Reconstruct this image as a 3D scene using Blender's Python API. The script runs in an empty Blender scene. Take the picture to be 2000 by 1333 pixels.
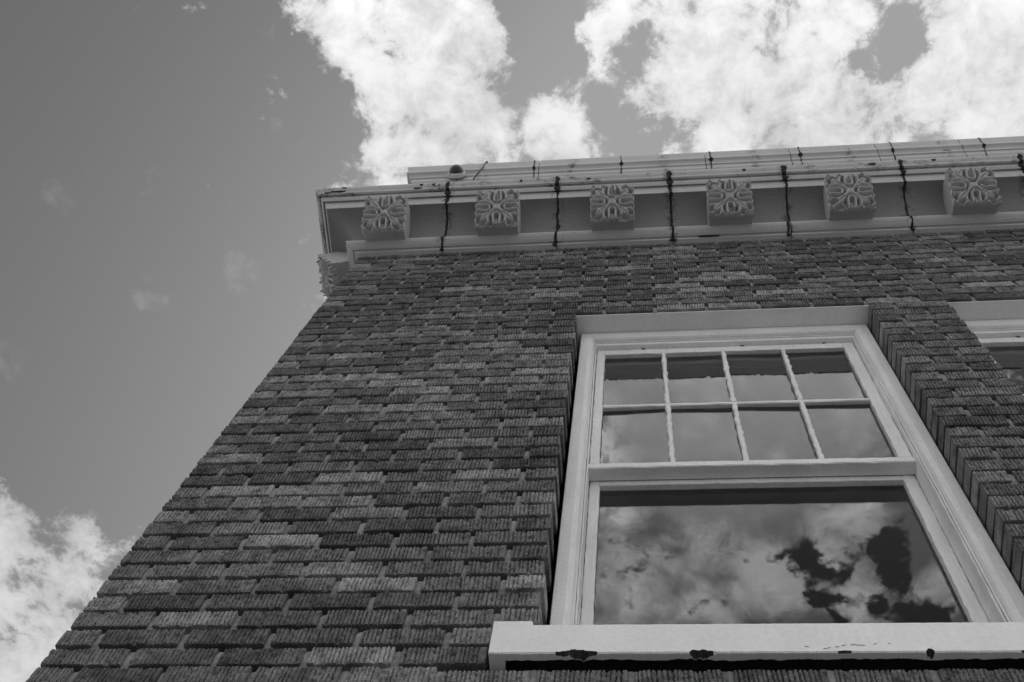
import bpy, bmesh, math, random
import numpy as np
from mathutils import Matrix, Vector, noise as mnoise

random.seed(11)
RNG = np.random.default_rng(11)
SC = bpy.context.scene
COL = SC.collection

# ------------------------------------------------------------------ camera
CAM = np.array([1.270414, -1.384044, -1.932248])
RM = np.array([[0.993255, 0.069274, 0.092978],
               [-0.033276, 0.938475, -0.343739],
               [-0.11107, 0.338327, 0.934451]])          # rows: right, down, forward
FPX = 2268.48
cd = bpy.data.cameras.new('camera')
cam = bpy.data.objects.new('camera', cd)
COL.objects.link(cam)
cd.sensor_width = 36.0
cd.lens = FPX / 2000 * 36.0
cd.clip_start = 0.05
cd.clip_end = 2000
cam.matrix_world = Matrix(((RM[0][0], -RM[1][0], -RM[2][0], CAM[0]),
                           (RM[0][1], -RM[1][1], -RM[2][1], CAM[1]),
                           (RM[0][2], -RM[1][2], -RM[2][2], CAM[2]),
                           (0, 0, 0, 1)))
SC.camera = cam


def project(x, y, z):
    c = RM @ (np.array([x, y, z]) - CAM)
    return 1000 + FPX * c[0] / c[2], 666.5 + FPX * c[1] / c[2], c[2]


# ------------------------------------------------------------------ sky and sun
SUN_EL, SUN_AZ = math.radians(55), math.radians(35)      # azimuth from +y (behind the building) towards +x
SKY_STRENGTH = 0.1
SKY_GAIN = 1.10
CLOUD = 4.1

world = bpy.data.worlds.new('World')
SC.world = world
world.use_nodes = True
nt = world.node_tree
nt.nodes.clear()


class G:
    """tiny node-graph helper"""
    def __init__(self, tree):
        self.t = tree

    def n(self, typ, **kw):
        nd = self.t.nodes.new(typ)
        for k, v in kw.items():
            setattr(nd, k, v)
        return nd

    def link(self, a, b):
        self.t.links.new(a, b)

    def put(self, sock, v):
        if hasattr(v, 'is_linked') or isinstance(v, bpy.types.NodeSocket):
            self.t.links.new(v, sock)
        else:
            sock.default_value = v

    def math(self, op, a, b=None, c=None, clamp=False):
        nd = self.n('ShaderNodeMath', operation=op)
        nd.use_clamp = clamp
        self.put(nd.inputs[0], a)
        if b is not None:
            self.put(nd.inputs[1], b)
        if c is not None:
            self.put(nd.inputs[2], c)
        return nd.outputs[0]

    def vmath(self, op, a, b=None):
        nd = self.n('ShaderNodeVectorMath', operation=op)
        self.put(nd.inputs[0], a)
        if b is not None:
            self.put(nd.inputs[1], b)
        return nd.outputs[0] if op not in ('DISTANCE', 'LENGTH', 'DOT_PRODUCT') else nd.outputs[1]

    def ramp(self, v, lo, hi, a=0.0, b=1.0, smooth=True):
        nd = self.n('ShaderNodeMapRange')
        if smooth:
            nd.interpolation_type = 'SMOOTHSTEP'
        self.put(nd.inputs[0], v)
        self.put(nd.inputs[1], lo)
        self.put(nd.inputs[2], hi)
        self.put(nd.inputs[3], a)
        self.put(nd.inputs[4], b)
        return nd.outputs[0]

    def noise(self, vec, scale, detail=4, rough=0.55, dist=0.0):
        nd = self.n('ShaderNodeTexNoise')
        self.put(nd.inputs['Vector'], vec)
        nd.inputs['Scale'].default_value = scale
        nd.inputs['Detail'].default_value = detail
        nd.inputs['Roughness'].default_value = rough
        nd.inputs['Distortion'].default_value = dist
        return nd.outputs[0]

    def mapping(self, vec, scale=(1, 1, 1), loc=(0, 0, 0)):
        nd = self.n('ShaderNodeMapping')
        self.put(nd.inputs['Vector'], vec)
        nd.inputs['Scale'].default_value = scale
        nd.inputs['Location'].default_value = loc
        return nd.outputs[0]

    def grey(self, v):
        nd = self.n('ShaderNodeCombineColor')
        for i in range(3):
            self.put(nd.inputs[i], v)
        return nd.outputs[0]


# cloud masses on a flat cloud deck above the town: (x/height, y/height, radius, amount)
CLOUDS = [(-0.2283, 0.0605, 0.0648, 1), (-0.1717, 0.064, 0.0599, 1), (-0.1929, 0.1007, 0.0657, 1), (-0.179, 0.1404, 0.0624, 1), (-0.1684, 0.1719, 0.0679, 1),
          (-0.1982, 0.1975, 0.0505, 0.9), (-0.1343, 0.1962, 0.0408, 0.8), (-0.0678, 0.1706, 0.031, 0.85), (-0.0626, 0.1976, 0.0336, 0.9), (-0.1239,
          0.0921, 0.0257, 0.7), (0.0117, 0.0756, 0.0626, 1), (-0.0231, 0.1023, 0.0361, 0.85), (0.0269, 0.1433, 0.0408, 0.8), (0.0781, 0.1209, 0.0805,
          1), (0.0992, 0.1774, 0.0563, 1), (0.137, 0.1495, 0.0853, 1), (0.1526, 0.0925, 0.0617, 0.8), (0.1964, 0.1826, 0.0643, 1), (0.268, 0.1321,
          0.0702, 1), (0.298, 0.1015, 0.0606, 1), (0.2997, 0.1839, 0.0633, 1), (0.163, 0.1894, 0.0648, 1), (0.1114, 0.0818, 0.0659, 0.9), (-0.6794,
          0.6504, 0.0738, 0.8), (-0.6593, 0.6888, 0.0811, 0.8), (-0.6928, 0.7344, 0.1026, 1), (-0.6076, 0.6076, 0.0356, 0.35), (-0.6554, 0.5705,
          0.0354, 0.3), (-0.5197, 0.5256, 0.0566, -0.8), (-0.5893, 0.4954, 0.0565, -0.8), (-0.5409, 0.6084, 0.0353, -0.5), (-0.0813, 0.0697, 0.04,
          -1.0), (-0.0343, 0.0665, 0.0187, -0.6), (-0.274, 0.1395, 0.0316, -0.7), (-0.3009, 0.0857, 0.022, -0.6), (-0.4533, 0.0413, 0.0177, -0.7),
          (-0.2844, 0.184, 0.0347, -0.9), (-0.2934, 0.2347, 0.0332, -0.8), (-0.247, 0.1814, 0.0137, -0.3), (0.0044, 0.1061, 0.036, -1.6), (0.1699,
          0.1325, 0.0292, -1.2), (0.2102, 0.1102, 0.0431, -1.15), (0.2327, 0.1591, 0.0209, -0.5), (-0.0707, 0.1079, 0.0429, -1), (-0.0341, 0.155,
          0.024, -0.6), (-0.099, 0.1405, 0.0285, -0.5), (-0.0003, 0.1852, 0.0375, -1.0), (-0.4482, 0.148, 0.2007, -0.95), (-0.3927, 0.396, 0.1753,
          -0.95), (-0.5151, 0.3656, 0.1765, -0.95), (-0.6088, 0.4608, 0.0671, -0.5), (-0.5635, 0.0831, 0.1217, -0.9), (-0.6123, 0.2693, 0.1345, -0.8)]

WISPS = [(-0.3629, 0.2837, 0.0295, 1.0), (-0.4506, 0.3061, 0.0252, 0.8), (-0.3051, 0.1647, 0.0229, 0.8), (-0.4382, 0.1971, 0.0215, 0.7), (-0.5285, 0.2093, 0.022, 0.65), (-0.6072, 0.3704, 0.0267, 0.7), (-0.3103, 0.0723, 0.0175, 0.5)]
LUMPS = [(0.0652, -0.5986, 0.0589, 0.42), (0.1144, -0.6453, 0.0597, 0.6), (0.1092, -0.5879, 0.0396, 0.45), (0.1968, -0.6174, 0.0476, 0.65), (0.1807, -0.553, 0.0437, 0.6), (0.2074, -0.6462, 0.032, 0.45), (0.279, -0.6354, 0.0422, 0.4), (0.0144, -0.6562, 0.0609, 0.3), (-0.028, -0.5688, 0.0427, 0.28), (-0.0096, -0.6149, 0.049, 0.18), (-0.0419, -0.5461, 0.0264, 0.2)]
GAPS = [(0.1503, -0.5857, 0.0325, 1.2), (0.1627, -0.6056, 0.029, 1.0), (0.1658, -0.6371, 0.0224, 1.0), (0.1866, -0.5975, 0.0188, 0.7), (0.1795, -0.6605, 0.0194, 0.8), (0.2216, -0.5729, 0.0268, 1.2), (0.2318, -0.5925, 0.0259, 1.0), (0.2423, -0.6151, 0.0251, 1.1), (0.2609, -0.6553, 0.033, 1.2), (0.2221, -0.6521, 0.0214, 1.1), (0.28, -0.6526, 0.0212, 0.8), (0.1954, -0.5698, 0.0134, 0.5)]
g = G(nt)
tc = g.n('ShaderNodeTexCoord').outputs['Generated']
sep = g.n('ShaderNodeSeparateXYZ')
g.link(tc, sep.inputs[0])
zc = g.math('MAXIMUM', sep.outputs[2], 0.06)
cu = g.math('DIVIDE', sep.outputs[0], zc)
cv = g.math('DIVIDE', sep.outputs[1], zc)
cmb = g.n('ShaderNodeCombineXYZ')
g.link(cu, cmb.inputs[0])
g.link(cv, cmb.inputs[1])
deck = cmb.outputs[0]
# the deck outline is warped a little so no mass stays round
wn = g.n('ShaderNodeTexNoise')
g.link(deck, wn.inputs['Vector'])
wn.inputs['Scale'].default_value = 14
wn.inputs['Detail'].default_value = 6
warp = g.vmath('MULTIPLY', g.vmath('SUBTRACT', wn.outputs['Color'], (0.5, 0.5, 0.5)), (0.05, 0.05, 0.0))
wn2 = g.n('ShaderNodeTexNoise')
g.link(deck, wn2.inputs['Vector'])
wn2.inputs['Scale'].default_value = 48
wn2.inputs['Detail'].default_value = 6
wn2.inputs['Roughness'].default_value = 0.65
warp2 = g.vmath('MULTIPLY', g.vmath('SUBTRACT', wn2.outputs['Color'], (0.5, 0.5, 0.5)), (0.035, 0.035, 0.0))
wdeck = g.vmath('ADD', g.vmath('ADD', deck, warp), warp2)
field = g.math('MULTIPLY_ADD', g.noise(g.mapping(deck, loc=(3.1, 1.7, 0)), 2.3, 3, 0.5), 1.6, -0.45)
near = None
for (x, y, r, a) in CLOUDS:
    d = g.vmath('DISTANCE', wdeck, (x, y, 0.0))
    k = g.ramp(d, r * 1.12, r * 0.30, 0.0, a)
    field = g.math('ADD', field, k)
field = g.math('MAXIMUM', g.math('MINIMUM', field, 1.15), -1.5)
billow = g.noise(g.mapping(deck, loc=(0.4, 0.9, 0.2)), 23, 12, 0.66, 0.3)
wisp = g.noise(g.mapping(deck, loc=(7.4, 2.9, 0.2)), 60, 6, 0.6, 0.4)
dens = g.math('ADD', field, g.math('MULTIPLY_ADD', billow, 4.4, -2.2))
dens = g.math('ADD', dens, g.math('MULTIPLY_ADD', wisp, 0.9, -0.45))
cover = g.ramp(dens, 0.10, 0.85)
# thin bright veil south of the zenith (seen mirrored in the upper panes)
veil_d = g.vmath('DISTANCE', deck, (0.09, -0.41, 0.0))
veil = g.math('MULTIPLY', g.ramp(veil_d, 0.17, 0.11), g.math('MULTIPLY_ADD', billow, 0.10, 0.48))
# faint torn wisps in the clear part
wf = g.math('MULTIPLY_ADD', billow, 3.0, -1.5)
wf = g.math('ADD', wf, g.math('MULTIPLY_ADD', wisp, 2.2, -1.1))
wsum = None
for (x, y, r, a) in WISPS:
    k = g.ramp(g.vmath('DISTANCE', wdeck, (x, y, 0.0)), r * 1.3, r * 0.2, 0.0, a)
    wsum = k if wsum is None else g.math('ADD', wsum, k)
wcov = g.math('MULTIPLY', g.math('MULTIPLY', g.ramp(wsum, 0.0, 0.6), g.ramp(g.math('ADD', wf, wsum), 0.35, 1.9)), 0.30)
cover = g.math('MAXIMUM', cover, wcov)
# south of the zenith lies a soft broken layer (what the lower pane mirrors), torn open in a few places
south = g.ramp(g.vmath('DISTANCE', deck, (0.13, -0.66, 0.0)), 0.27, 0.17)
soft = g.noise(g.mapping(deck, loc=(2.2, 4.1, 0)), 15, 7, 0.55, 0.6)
lsum = g.math('MULTIPLY_ADD', soft, 2.4, -1.2)
lsum = g.math('ADD', lsum, g.math('MULTIPLY_ADD', billow, 1.0, -0.5))
for (x, y, r, a) in LUMPS:
    lsum = g.math('ADD', lsum, g.ramp(g.vmath('DISTANCE', wdeck, (x, y, 0.0)), r * 1.4, r * 0.1, 0.0, a))
layer = g.ramp(lsum, -0.15, 0.95, 0.17, 1.0)
hsum = g.math('ADD', g.math('MULTIPLY_ADD', billow, 3.0, -1.5), g.math('MULTIPLY_ADD', wisp, 1.8, -0.9))
for (x, y, r, a) in GAPS:
    hsum = g.math('ADD', hsum, g.ramp(g.vmath('DISTANCE', wdeck, (x, y, 0.0)), r * 1.02, r * 0.1, 0.0, a))
layer = g.math('MULTIPLY', layer, g.ramp(hsum, 0.80, 0.12))
cmix = g.n('ShaderNodeMix')
g.link(south, cmix.inputs[0])
g.link(cover, cmix.inputs[2])
g.link(layer, cmix.inputs[3])
vmix = g.n('ShaderNodeMix')
g.link(g.ramp(veil_d, 0.175, 0.125), vmix.inputs[0])
g.link(cmix.outputs[0], vmix.inputs[2])
g.link(g.math('MULTIPLY_ADD', soft, 0.30, 0.28), vmix.inputs[3])
cover = vmix.outputs[0]
thick = g.ramp(g.math('ADD', dens, g.math('MULTIPLY_ADD', g.noise(g.mapping(deck, loc=(1.3, 5.2, 0)), 9, 6, 0.55), 3.0, -1.5)), 0.0, 1.9)
cloud_l = g.math('MULTIPLY_ADD', thick, 0.38, 0.67)
# clouds opposite the sun are lit face-on; extra brightness added to light the facade
cloud_l = g.math('MULTIPLY', cloud_l, g.ramp(cv, 0.15, -0.35, 1.0, 3.4))
cloud_l = g.math('MULTIPLY', cloud_l, g.ramp(cu, -0.65, -0.25, 0.78, 1.0))
cloud_l = g.math('MULTIPLY', cloud_l, CLOUD)
sky = g.n('ShaderNodeTexSky')
sky.sky_type = 'NISHITA'
sky.sun_disc = False
sky.sun_elevation = SUN_EL
sky.sun_rotation = SUN_AZ
sky.air_density = 1.0
sky.dust_density = 3.0
sc = g.n('ShaderNodeSeparateColor')
g.link(sky.outputs[0], sc.inputs[0])
# black and white film behind an orange filter: mostly the red and green light of the sky
mono = g.math('ADD', g.math('MULTIPLY', sc.outputs[0], 0.75), g.math('MULTIPLY', sc.outputs[1], 0.25))
# the film's contrast
mono = g.math('MULTIPLY', g.math('POWER', g.math('MULTIPLY', mono, 0.5), 1.15), SKY_GAIN)
smn = g.n('ShaderNodeMath', operation='SMOOTH_MIN')
g.link(mono, smn.inputs[0])
smn.inputs[1].default_value = 1.75
smn.inputs[2].default_value = 0.9
mono = smn.outputs[0]
mixn = g.n('ShaderNodeMix')
g.link(cover, mixn.inputs[0])
g.link(mono, mixn.inputs[2])
g.link(cloud_l, mixn.inputs[3])
bg = g.n('ShaderNodeBackground')
g.link(g.grey(mixn.outputs[0]), bg.inputs[0])
bg.inputs[1].default_value = SKY_STRENGTH
out = g.n('ShaderNodeOutputWorld')
g.link(bg.outputs[0], out.inputs[0])
world.cycles.sampling_method = 'MANUAL'
world.cycles.sample_map_resolution = 1024

sl = bpy.data.lights.new('sun', 'SUN')
sun = bpy.data.objects.new('sun', sl)
COL.objects.link(sun)
sl.energy = 5.0
sl.angle = math.radians(0.5)
sl.color = (1, 1, 1)
tosun = Vector((math.sin(SUN_AZ) * math.cos(SUN_EL), math.cos(SUN_AZ) * math.cos(SUN_EL), math.sin(SUN_EL)))
sun.rotation_euler = (-tosun).to_track_quat('-Z', 'Y').to_euler()

SC.view_settings.view_transform = 'Standard'
SC.view_settings.look = 'None'
SC.view_settings.exposure = 1.05
SC.view_settings.gamma = 1.0
SC.view_settings.use_curve_mapping = False
SC.render.engine = 'CYCLES'
SC.cycles.use_denoising = True
SC.cycles.max_bounces = 8
SC.cycles.transmission_bounces = 6
SC.cycles.caustics_reflective = False
SC.cycles.caustics_refractive = False


# ------------------------------------------------------------------ materials
def material(name):
    m = bpy.data.materials.new(name)
    m.use_nodes = True
    m.node_tree.nodes.clear()
    gg = G(m.node_tree)
    o = gg.n('ShaderNodeOutputMaterial')
    b = gg.n('ShaderNodeBsdfPrincipled')
    gg.link(b.outputs[0], o.inputs[0])
    return m, gg, b


def finish(gg, b, val, rough=0.85, bump=None, bstr=0.3, bdist=0.002):
    gg.link(gg.grey(val), b.inputs['Base Color'])
    if isinstance(rough, float):
        b.inputs['Roughness'].default_value = rough
    else:
        gg.link(rough, b.inputs['Roughness'])
    b.inputs['Specular IOR Level'].default_value = 0.25
    if bump is not None:
        bn = gg.n('ShaderNodeBump')
        bn.inputs['Strength'].default_value = bstr
        bn.inputs['Distance'].default_value = bdist
        gg.link(bump, bn.inputs['Height'])
        gg.link(bn.outputs[0], b.inputs['Normal'])


def pos(gg):
    return gg.n('ShaderNodeNewGeometry').outputs['Position']


def mat_brick():
    m, gg, b = material('rug_face_brick')
    a1 = gg.n('ShaderNodeAttribute', attribute_type='OBJECT', attribute_name='tone')
    a2 = gg.n('ShaderNodeAttribute', attribute_type='GEOMETRY', attribute_name='tone_geo')
    tone = gg.math('ADD', a1.outputs['Fac'], a2.outputs['Fac'])
    p = pos(gg)
    blot = gg.noise(gg.mapping(p, (1, 1, 1)), 16, 5, 0.6, 0.4)
    streak = gg.noise(gg.mapping(p, (260, 40, 22)), 1.0, 3, 0.6)
    grit = gg.noise(p, 300, 3, 0.75)
    wash = gg.noise(p, 1.7, 3, 0.5)
    v = gg.math('MULTIPLY', gg.math('MULTIPLY', tone, 0.90), gg.ramp(blot, 0.28, 0.72, 0.42, 1.65, False))
    v = gg.math('MULTIPLY', v, gg.ramp(streak, 0.25, 0.75, 0.86, 1.16, False))
    v = gg.math('MULTIPLY', v, gg.ramp(grit, 0.28, 0.72, 0.35, 1.7, False))
    v = gg.math('MULTIPLY', v, gg.ramp(wash, 0.3, 0.7, 0.85, 1.2, False))
    # pale lime bloom on a few spots
    bloom = gg.ramp(gg.noise(gg.mapping(p, loc=(4, 2, 9)), 9, 6, 0.65), 0.66, 0.80)
    v = gg.math('ADD', v, gg.math('MULTIPLY', bloom, 0.09))
    h = gg.math('ADD', gg.math('MULTIPLY', grit, 0.6), gg.math('MULTIPLY', streak, 0.7))
    finish(gg, b, v, 0.95, h, 0.7, 0.003)
    return m


def mat_mortar(name, base):
    m, gg, b = material(name)
    p = pos(gg)
    n1 = gg.noise(p, 60, 5, 0.65)
    n2 = gg.noise(p, 5, 4, 0.6)
    v = gg.math('MULTIPLY', gg.ramp(n1, 0.25, 0.75, 0.6, 1.35, False), gg.ramp(n2, 0.25, 0.75, 0.65, 1.3, False))
    v = gg.math('MULTIPLY', v, base)
    finish(gg, b, v, 0.95, gg.noise(p, 300, 4, 0.7), 0.6, 0.004)
    return m


def mat_paint(name, base, fleck=0.5, grime=0.0, grain=True):
    """old white oil paint: brush or wood grain, faint dirt, chips"""
    m, gg, b = material(name)
    p = pos(gg)
    soft = gg.noise(p, 5, 5, 0.6)
    fine = gg.noise(p, 90, 5, 0.65)
    wood = gg.noise(gg.mapping(p, (160, 160, 7)), 1.0, 4, 0.6)
    v = gg.math('MULTIPLY', gg.ramp(soft, 0.2, 0.8, 0.86, 1.07, False), gg.ramp(fine, 0.2, 0.8, 0.90, 1.07, False))
    if grain:
        v = gg.math('MULTIPLY', v, gg.ramp(wood, 0.25, 0.75, 0.90, 1.06, False))
    v = gg.math('MULTIPLY', v, base)
    chipn = gg.noise(gg.mapping(p, (1, 1, 0.7), (3, 8, 1)), 55, 6, 0.7, 0.6)
    chip = gg.ramp(chipn, 0.705, 0.725, 0.0, fleck)
    inv = gg.math('SUBTRACT', 1.0, chip)
    v = gg.math('MULTIPLY', v, gg.math('MULTIPLY_ADD', inv, 0.8, 0.2))
    if grime > 0:
        d1 = gg.noise(gg.mapping(p, (1, 1, 1.5), (1, 2, 5)), 7, 7, 0.68, 0.8)
        d2 = gg.noise(gg.mapping(p, (1, 1, 1), (9, 2, 5)), 70, 4, 0.6)
        dd = gg.math('MULTIPLY', gg.ramp(d1, 0.47, 0.64), gg.ramp(d2, 0.38, 0.62))
        sp = gg.n('ShaderNodeSeparateXYZ')
        gg.link(p, sp.inputs[0])
        # run-off dirt collects on the drip fascia below the top edge
        band = gg.math('MULTIPLY', gg.ramp(sp.outputs[2], 3.345, 3.375), gg.ramp(sp.outputs[2], 3.425, 3.40))
        dd = gg.math('MULTIPLY', dd, gg.math('MULTIPLY_ADD', band, 0.85, 0.10))
        v = gg.math('MULTIPLY', v, gg.math('SUBTRACT', 1.0, gg.math('MULTIPLY', dd, grime)))
        # bitumen smudged either side of the joints, 516 mm apart
        fr = gg.math('ABSOLUTE', gg.math('SUBTRACT', gg.math('FRACT', gg.math('DIVIDE', gg.math('SUBTRACT', sp.outputs[0], 0.130), 0.5165)), 0.5))
        d3 = gg.noise(gg.mapping(p, (1, 1, 1), (2, 6, 3)), 26, 6, 0.66, 0.5)
        sm = gg.math('MULTIPLY', gg.math('MULTIPLY', gg.ramp(fr, 0.085, 0.0), gg.ramp(d3, 0.46, 0.66)), gg.ramp(sp.outputs[0], 0.2, 0.3))
        v = gg.math('MULTIPLY', v, gg.math('SUBTRACT', 1.0, gg.math('MULTIPLY', sm, 0.75)))
    h = gg.math('ADD', gg.math('MULTIPLY', fine, 0.5), gg.math('MULTIPLY', wood, 0.5 if grain else 0.0))
    h = gg.math('SUBTRACT', h, gg.math('MULTIPLY', chip, 0.8))
    finish(gg, b, v, 0.6, h, 0.35, 0.002)
    return m


def mat_plain(name, base, rough=0.8, sc_=40.0, var=0.3):
    m, gg, b = material(name)
    p = pos(gg)
    n1 = gg.noise(p, sc_, 5, 0.6)
    v = gg.math('MULTIPLY', gg.ramp(n1, 0.25, 0.75, 1 - var, 1 + var, False), base)
    finish(gg, b, v, rough, n1, 0.3, 0.003)
    return m


def mat_glass():
    m, gg, b = material('window_glass')
    b.inputs['Base Color'].default_value = (0.97, 0.97, 0.97, 1)
    b.inputs['Roughness'].default_value = 0.0
    b.inputs['Transmission Weight'].default_value = 1.0
    b.inputs['IOR'].default_value = 1.42
    p = pos(gg)
    bn = gg.n('ShaderNodeBump')
    bn.inputs['Strength'].default_value = 0.10
    bn.inputs['Distance'].default_value = 0.004
    gg.link(gg.noise(p, 3.0, 2, 0.4), bn.inputs['Height'])
    gg.link(bn.outputs[0], b.inputs['Normal'])
    return m


M_BRICK = mat_brick()
M_MORTAR = mat_mortar('lime_mortar', 0.27)
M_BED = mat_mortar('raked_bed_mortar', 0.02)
M_WOOD = mat_paint('white_window_paint', 0.80, 0.75)
M_SILL = mat_paint('white_sill_paint', 0.84, 0.5, grain=False)
M_STEEL = mat_paint('white_lintel_paint', 0.84, 0.15, grain=False)
M_CORN = mat_paint('white_cornice_paint', 0.50, 0.35, grime=0.9, grain=False)
M_COVE_SHADE = mat_paint('cove_shade_paint', 0.23, 0.3, grime=0.9, grain=False)  # darker than the cornice: the cove's shade is put into its colour
M_ROS = mat_paint('white_rosette_paint', 0.47, 0.2, grain=False)
M_TAR = mat_plain('black_joint_tar', 0.022, 0.75, 60, 0.5)
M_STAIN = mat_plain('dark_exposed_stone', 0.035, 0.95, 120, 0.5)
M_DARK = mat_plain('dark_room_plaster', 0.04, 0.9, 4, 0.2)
M_ROOF = mat_plain('roofing_felt', 0.10, 0.9, 6, 0.3)
M_RUST = mat_plain('dark_steel', 0.06, 0.6, 80, 0.4)
M_CAMW = mat_plain('white_plastic', 0.55, 0.4, 30, 0.05)
M_GROUND = mat_plain('concrete_yard', 0.11, 0.9, 1.2, 0.2)
M_GLASS = mat_glass()
m, gg, b = material('smoked_dome')
b.inputs['Base Color'].default_value = (0.03, 0.03, 0.03, 1)
b.inputs['Roughness'].default_value = 0.12
M_DOME = m


# ------------------------------------------------------------------ mesh helpers
def link(o, parent=None):
    COL.objects.link(o)
    if parent is not None:
        o.parent = parent
    return o


def mesh_obj(name, verts, faces, mat, parent=None, smooth=False, loc=None):
    me = bpy.data.meshes.new(name)
    me.from_pydata([tuple(map(float, v)) for v in verts], [], faces)
    me.materials.append(mat)
    if smooth:
        me.polygons.foreach_set('use_smooth', [True] * len(me.polygons))
    me.update()
    o = bpy.data.objects.new(name, me)
    if loc is not None:
        o.location = loc
    return link(o, parent)


BOXF = [(0, 3, 2, 1), (4, 5, 6, 7), (0, 1, 5, 4), (1, 2, 6, 5), (2, 3, 7, 6), (3, 0, 4, 7)]


def box_v(x0, x1, y0, y1, z0, z1):
    return [(x0, y0, z0), (x1, y0, z0), (x1, y1, z0), (x0, y1, z0), (x0, y0, z1), (x1, y0, z1), (x1, y1, z1), (x0, y1, z1)]


def boxes(name, lst, mat, parent=None):
    V, F = [], []
    for bx in lst:
        n = len(V)
        V += box_v(*bx)
        F += [tuple(i + n for i in f) for f in BOXF]
    return mesh_obj(name, V, F, mat, parent)


def bar(name, x0, x1, y0, y1, z0, z1, mat, parent, bevel=0.002, rag=0.0, step=0.03, seed=0):
    """a painted timber: chamfered long edges, subdivided along its length, edges worn by `rag`"""
    dx, dz = x1 - x0, z1 - z0
    horiz = dx >= dz
    L = dx if horiz else dz
    n = max(2, int(L / step))
    bv = min(bevel, 0.4 * (min(dx, dz)), 0.4 * (y1 - y0))
    a0, a1 = (z0, z1) if horiz else (x0, x1)
    prof = [(a0 + bv, y0), (a1 - bv, y0), (a1, y0 + bv), (a1, y1), (a0, y1), (a0, y0 + bv)]
    rnd = random.Random(seed * 7 + int(1000 * (x0 + 3 * z0)))
    V, F = [], []
    for i in range(n + 1):
        t = (x0 if horiz else z0) + L * i / n
        for j, (a, y) in enumerate(prof):
            ja = (rnd.random() - 0.5) * 2 * rag if 0 < i < n else 0
            jy = (rnd.random() - 0.5) * rag if 0 < i < n and j in (0, 1, 2, 5) else 0
            if j in (3, 4):
                ja = 0
            V.append((t, y + jy, a + ja) if horiz else (a + ja, y + jy, t))
    for i in range(n):
        for j in range(6):
            k = (j + 1) % 6
            q = (i * 6 + j, i * 6 + k, (i + 1) * 6 + k, (i + 1) * 6 + j)
            F.append(q if not horiz else q[::-1])
    c0 = tuple(range(6))
    c1 = tuple(n * 6 + j for j in range(6))
    F += [c0[::-1], c1] if not horiz else [c0, c1[::-1]]
    return mesh_obj(name, V, F, mat, parent)


def empty(name, loc=(0, 0, 0)):
    o = bpy.data.objects.new(name, None)
    o.location = loc
    o.empty_display_size = 0.2
    return link(o)


# ------------------------------------------------------------------ ground
GZ = -3.53
gr = mesh_obj('ground', [(-300, -300, GZ), (300, -300, GZ), (300, 300, GZ), (-300, 300, GZ)], [(0, 1, 2, 3)], M_GROUND)
gr['kind'] = 'structure'

# ------------------------------------------------------------------ building
C = 0.0677            # brick course
W = 0.1901            # brick length with its joint
JB = 0.0142           # bed joint
JH = 0.0150           # head joint
NW = 26
XE = NW * W           # right end of the wall as built
TOPK = 46
ZT = TOPK * C - 0.006
JL, JR = 5.5 * W - 0.0092, 11 * W
OFF = 7 * W
OPEN = [(JL + i * OFF, JR + i * OFF) for i in range(3)]
HEAD = 32
building = empty('brick_building', (0, 0, GZ))
building['label'] = 'dark rug-face brick building with white cornice and white sash windows'
building['category'] = 'building'


def part(o):
    o.parent = building
    o.matrix_parent_inverse = Matrix.Translation((0, 0, -GZ))
    return o


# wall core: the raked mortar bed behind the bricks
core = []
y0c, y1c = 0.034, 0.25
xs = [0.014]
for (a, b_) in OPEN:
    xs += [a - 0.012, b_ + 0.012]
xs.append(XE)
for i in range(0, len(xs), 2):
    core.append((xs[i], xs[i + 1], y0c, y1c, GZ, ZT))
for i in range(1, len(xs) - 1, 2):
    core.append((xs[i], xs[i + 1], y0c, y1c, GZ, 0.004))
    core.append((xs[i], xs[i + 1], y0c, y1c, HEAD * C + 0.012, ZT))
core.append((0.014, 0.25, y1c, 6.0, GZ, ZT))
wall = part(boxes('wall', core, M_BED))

# bricks ---------------------------------------------------------------
HB = C - JB


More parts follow.
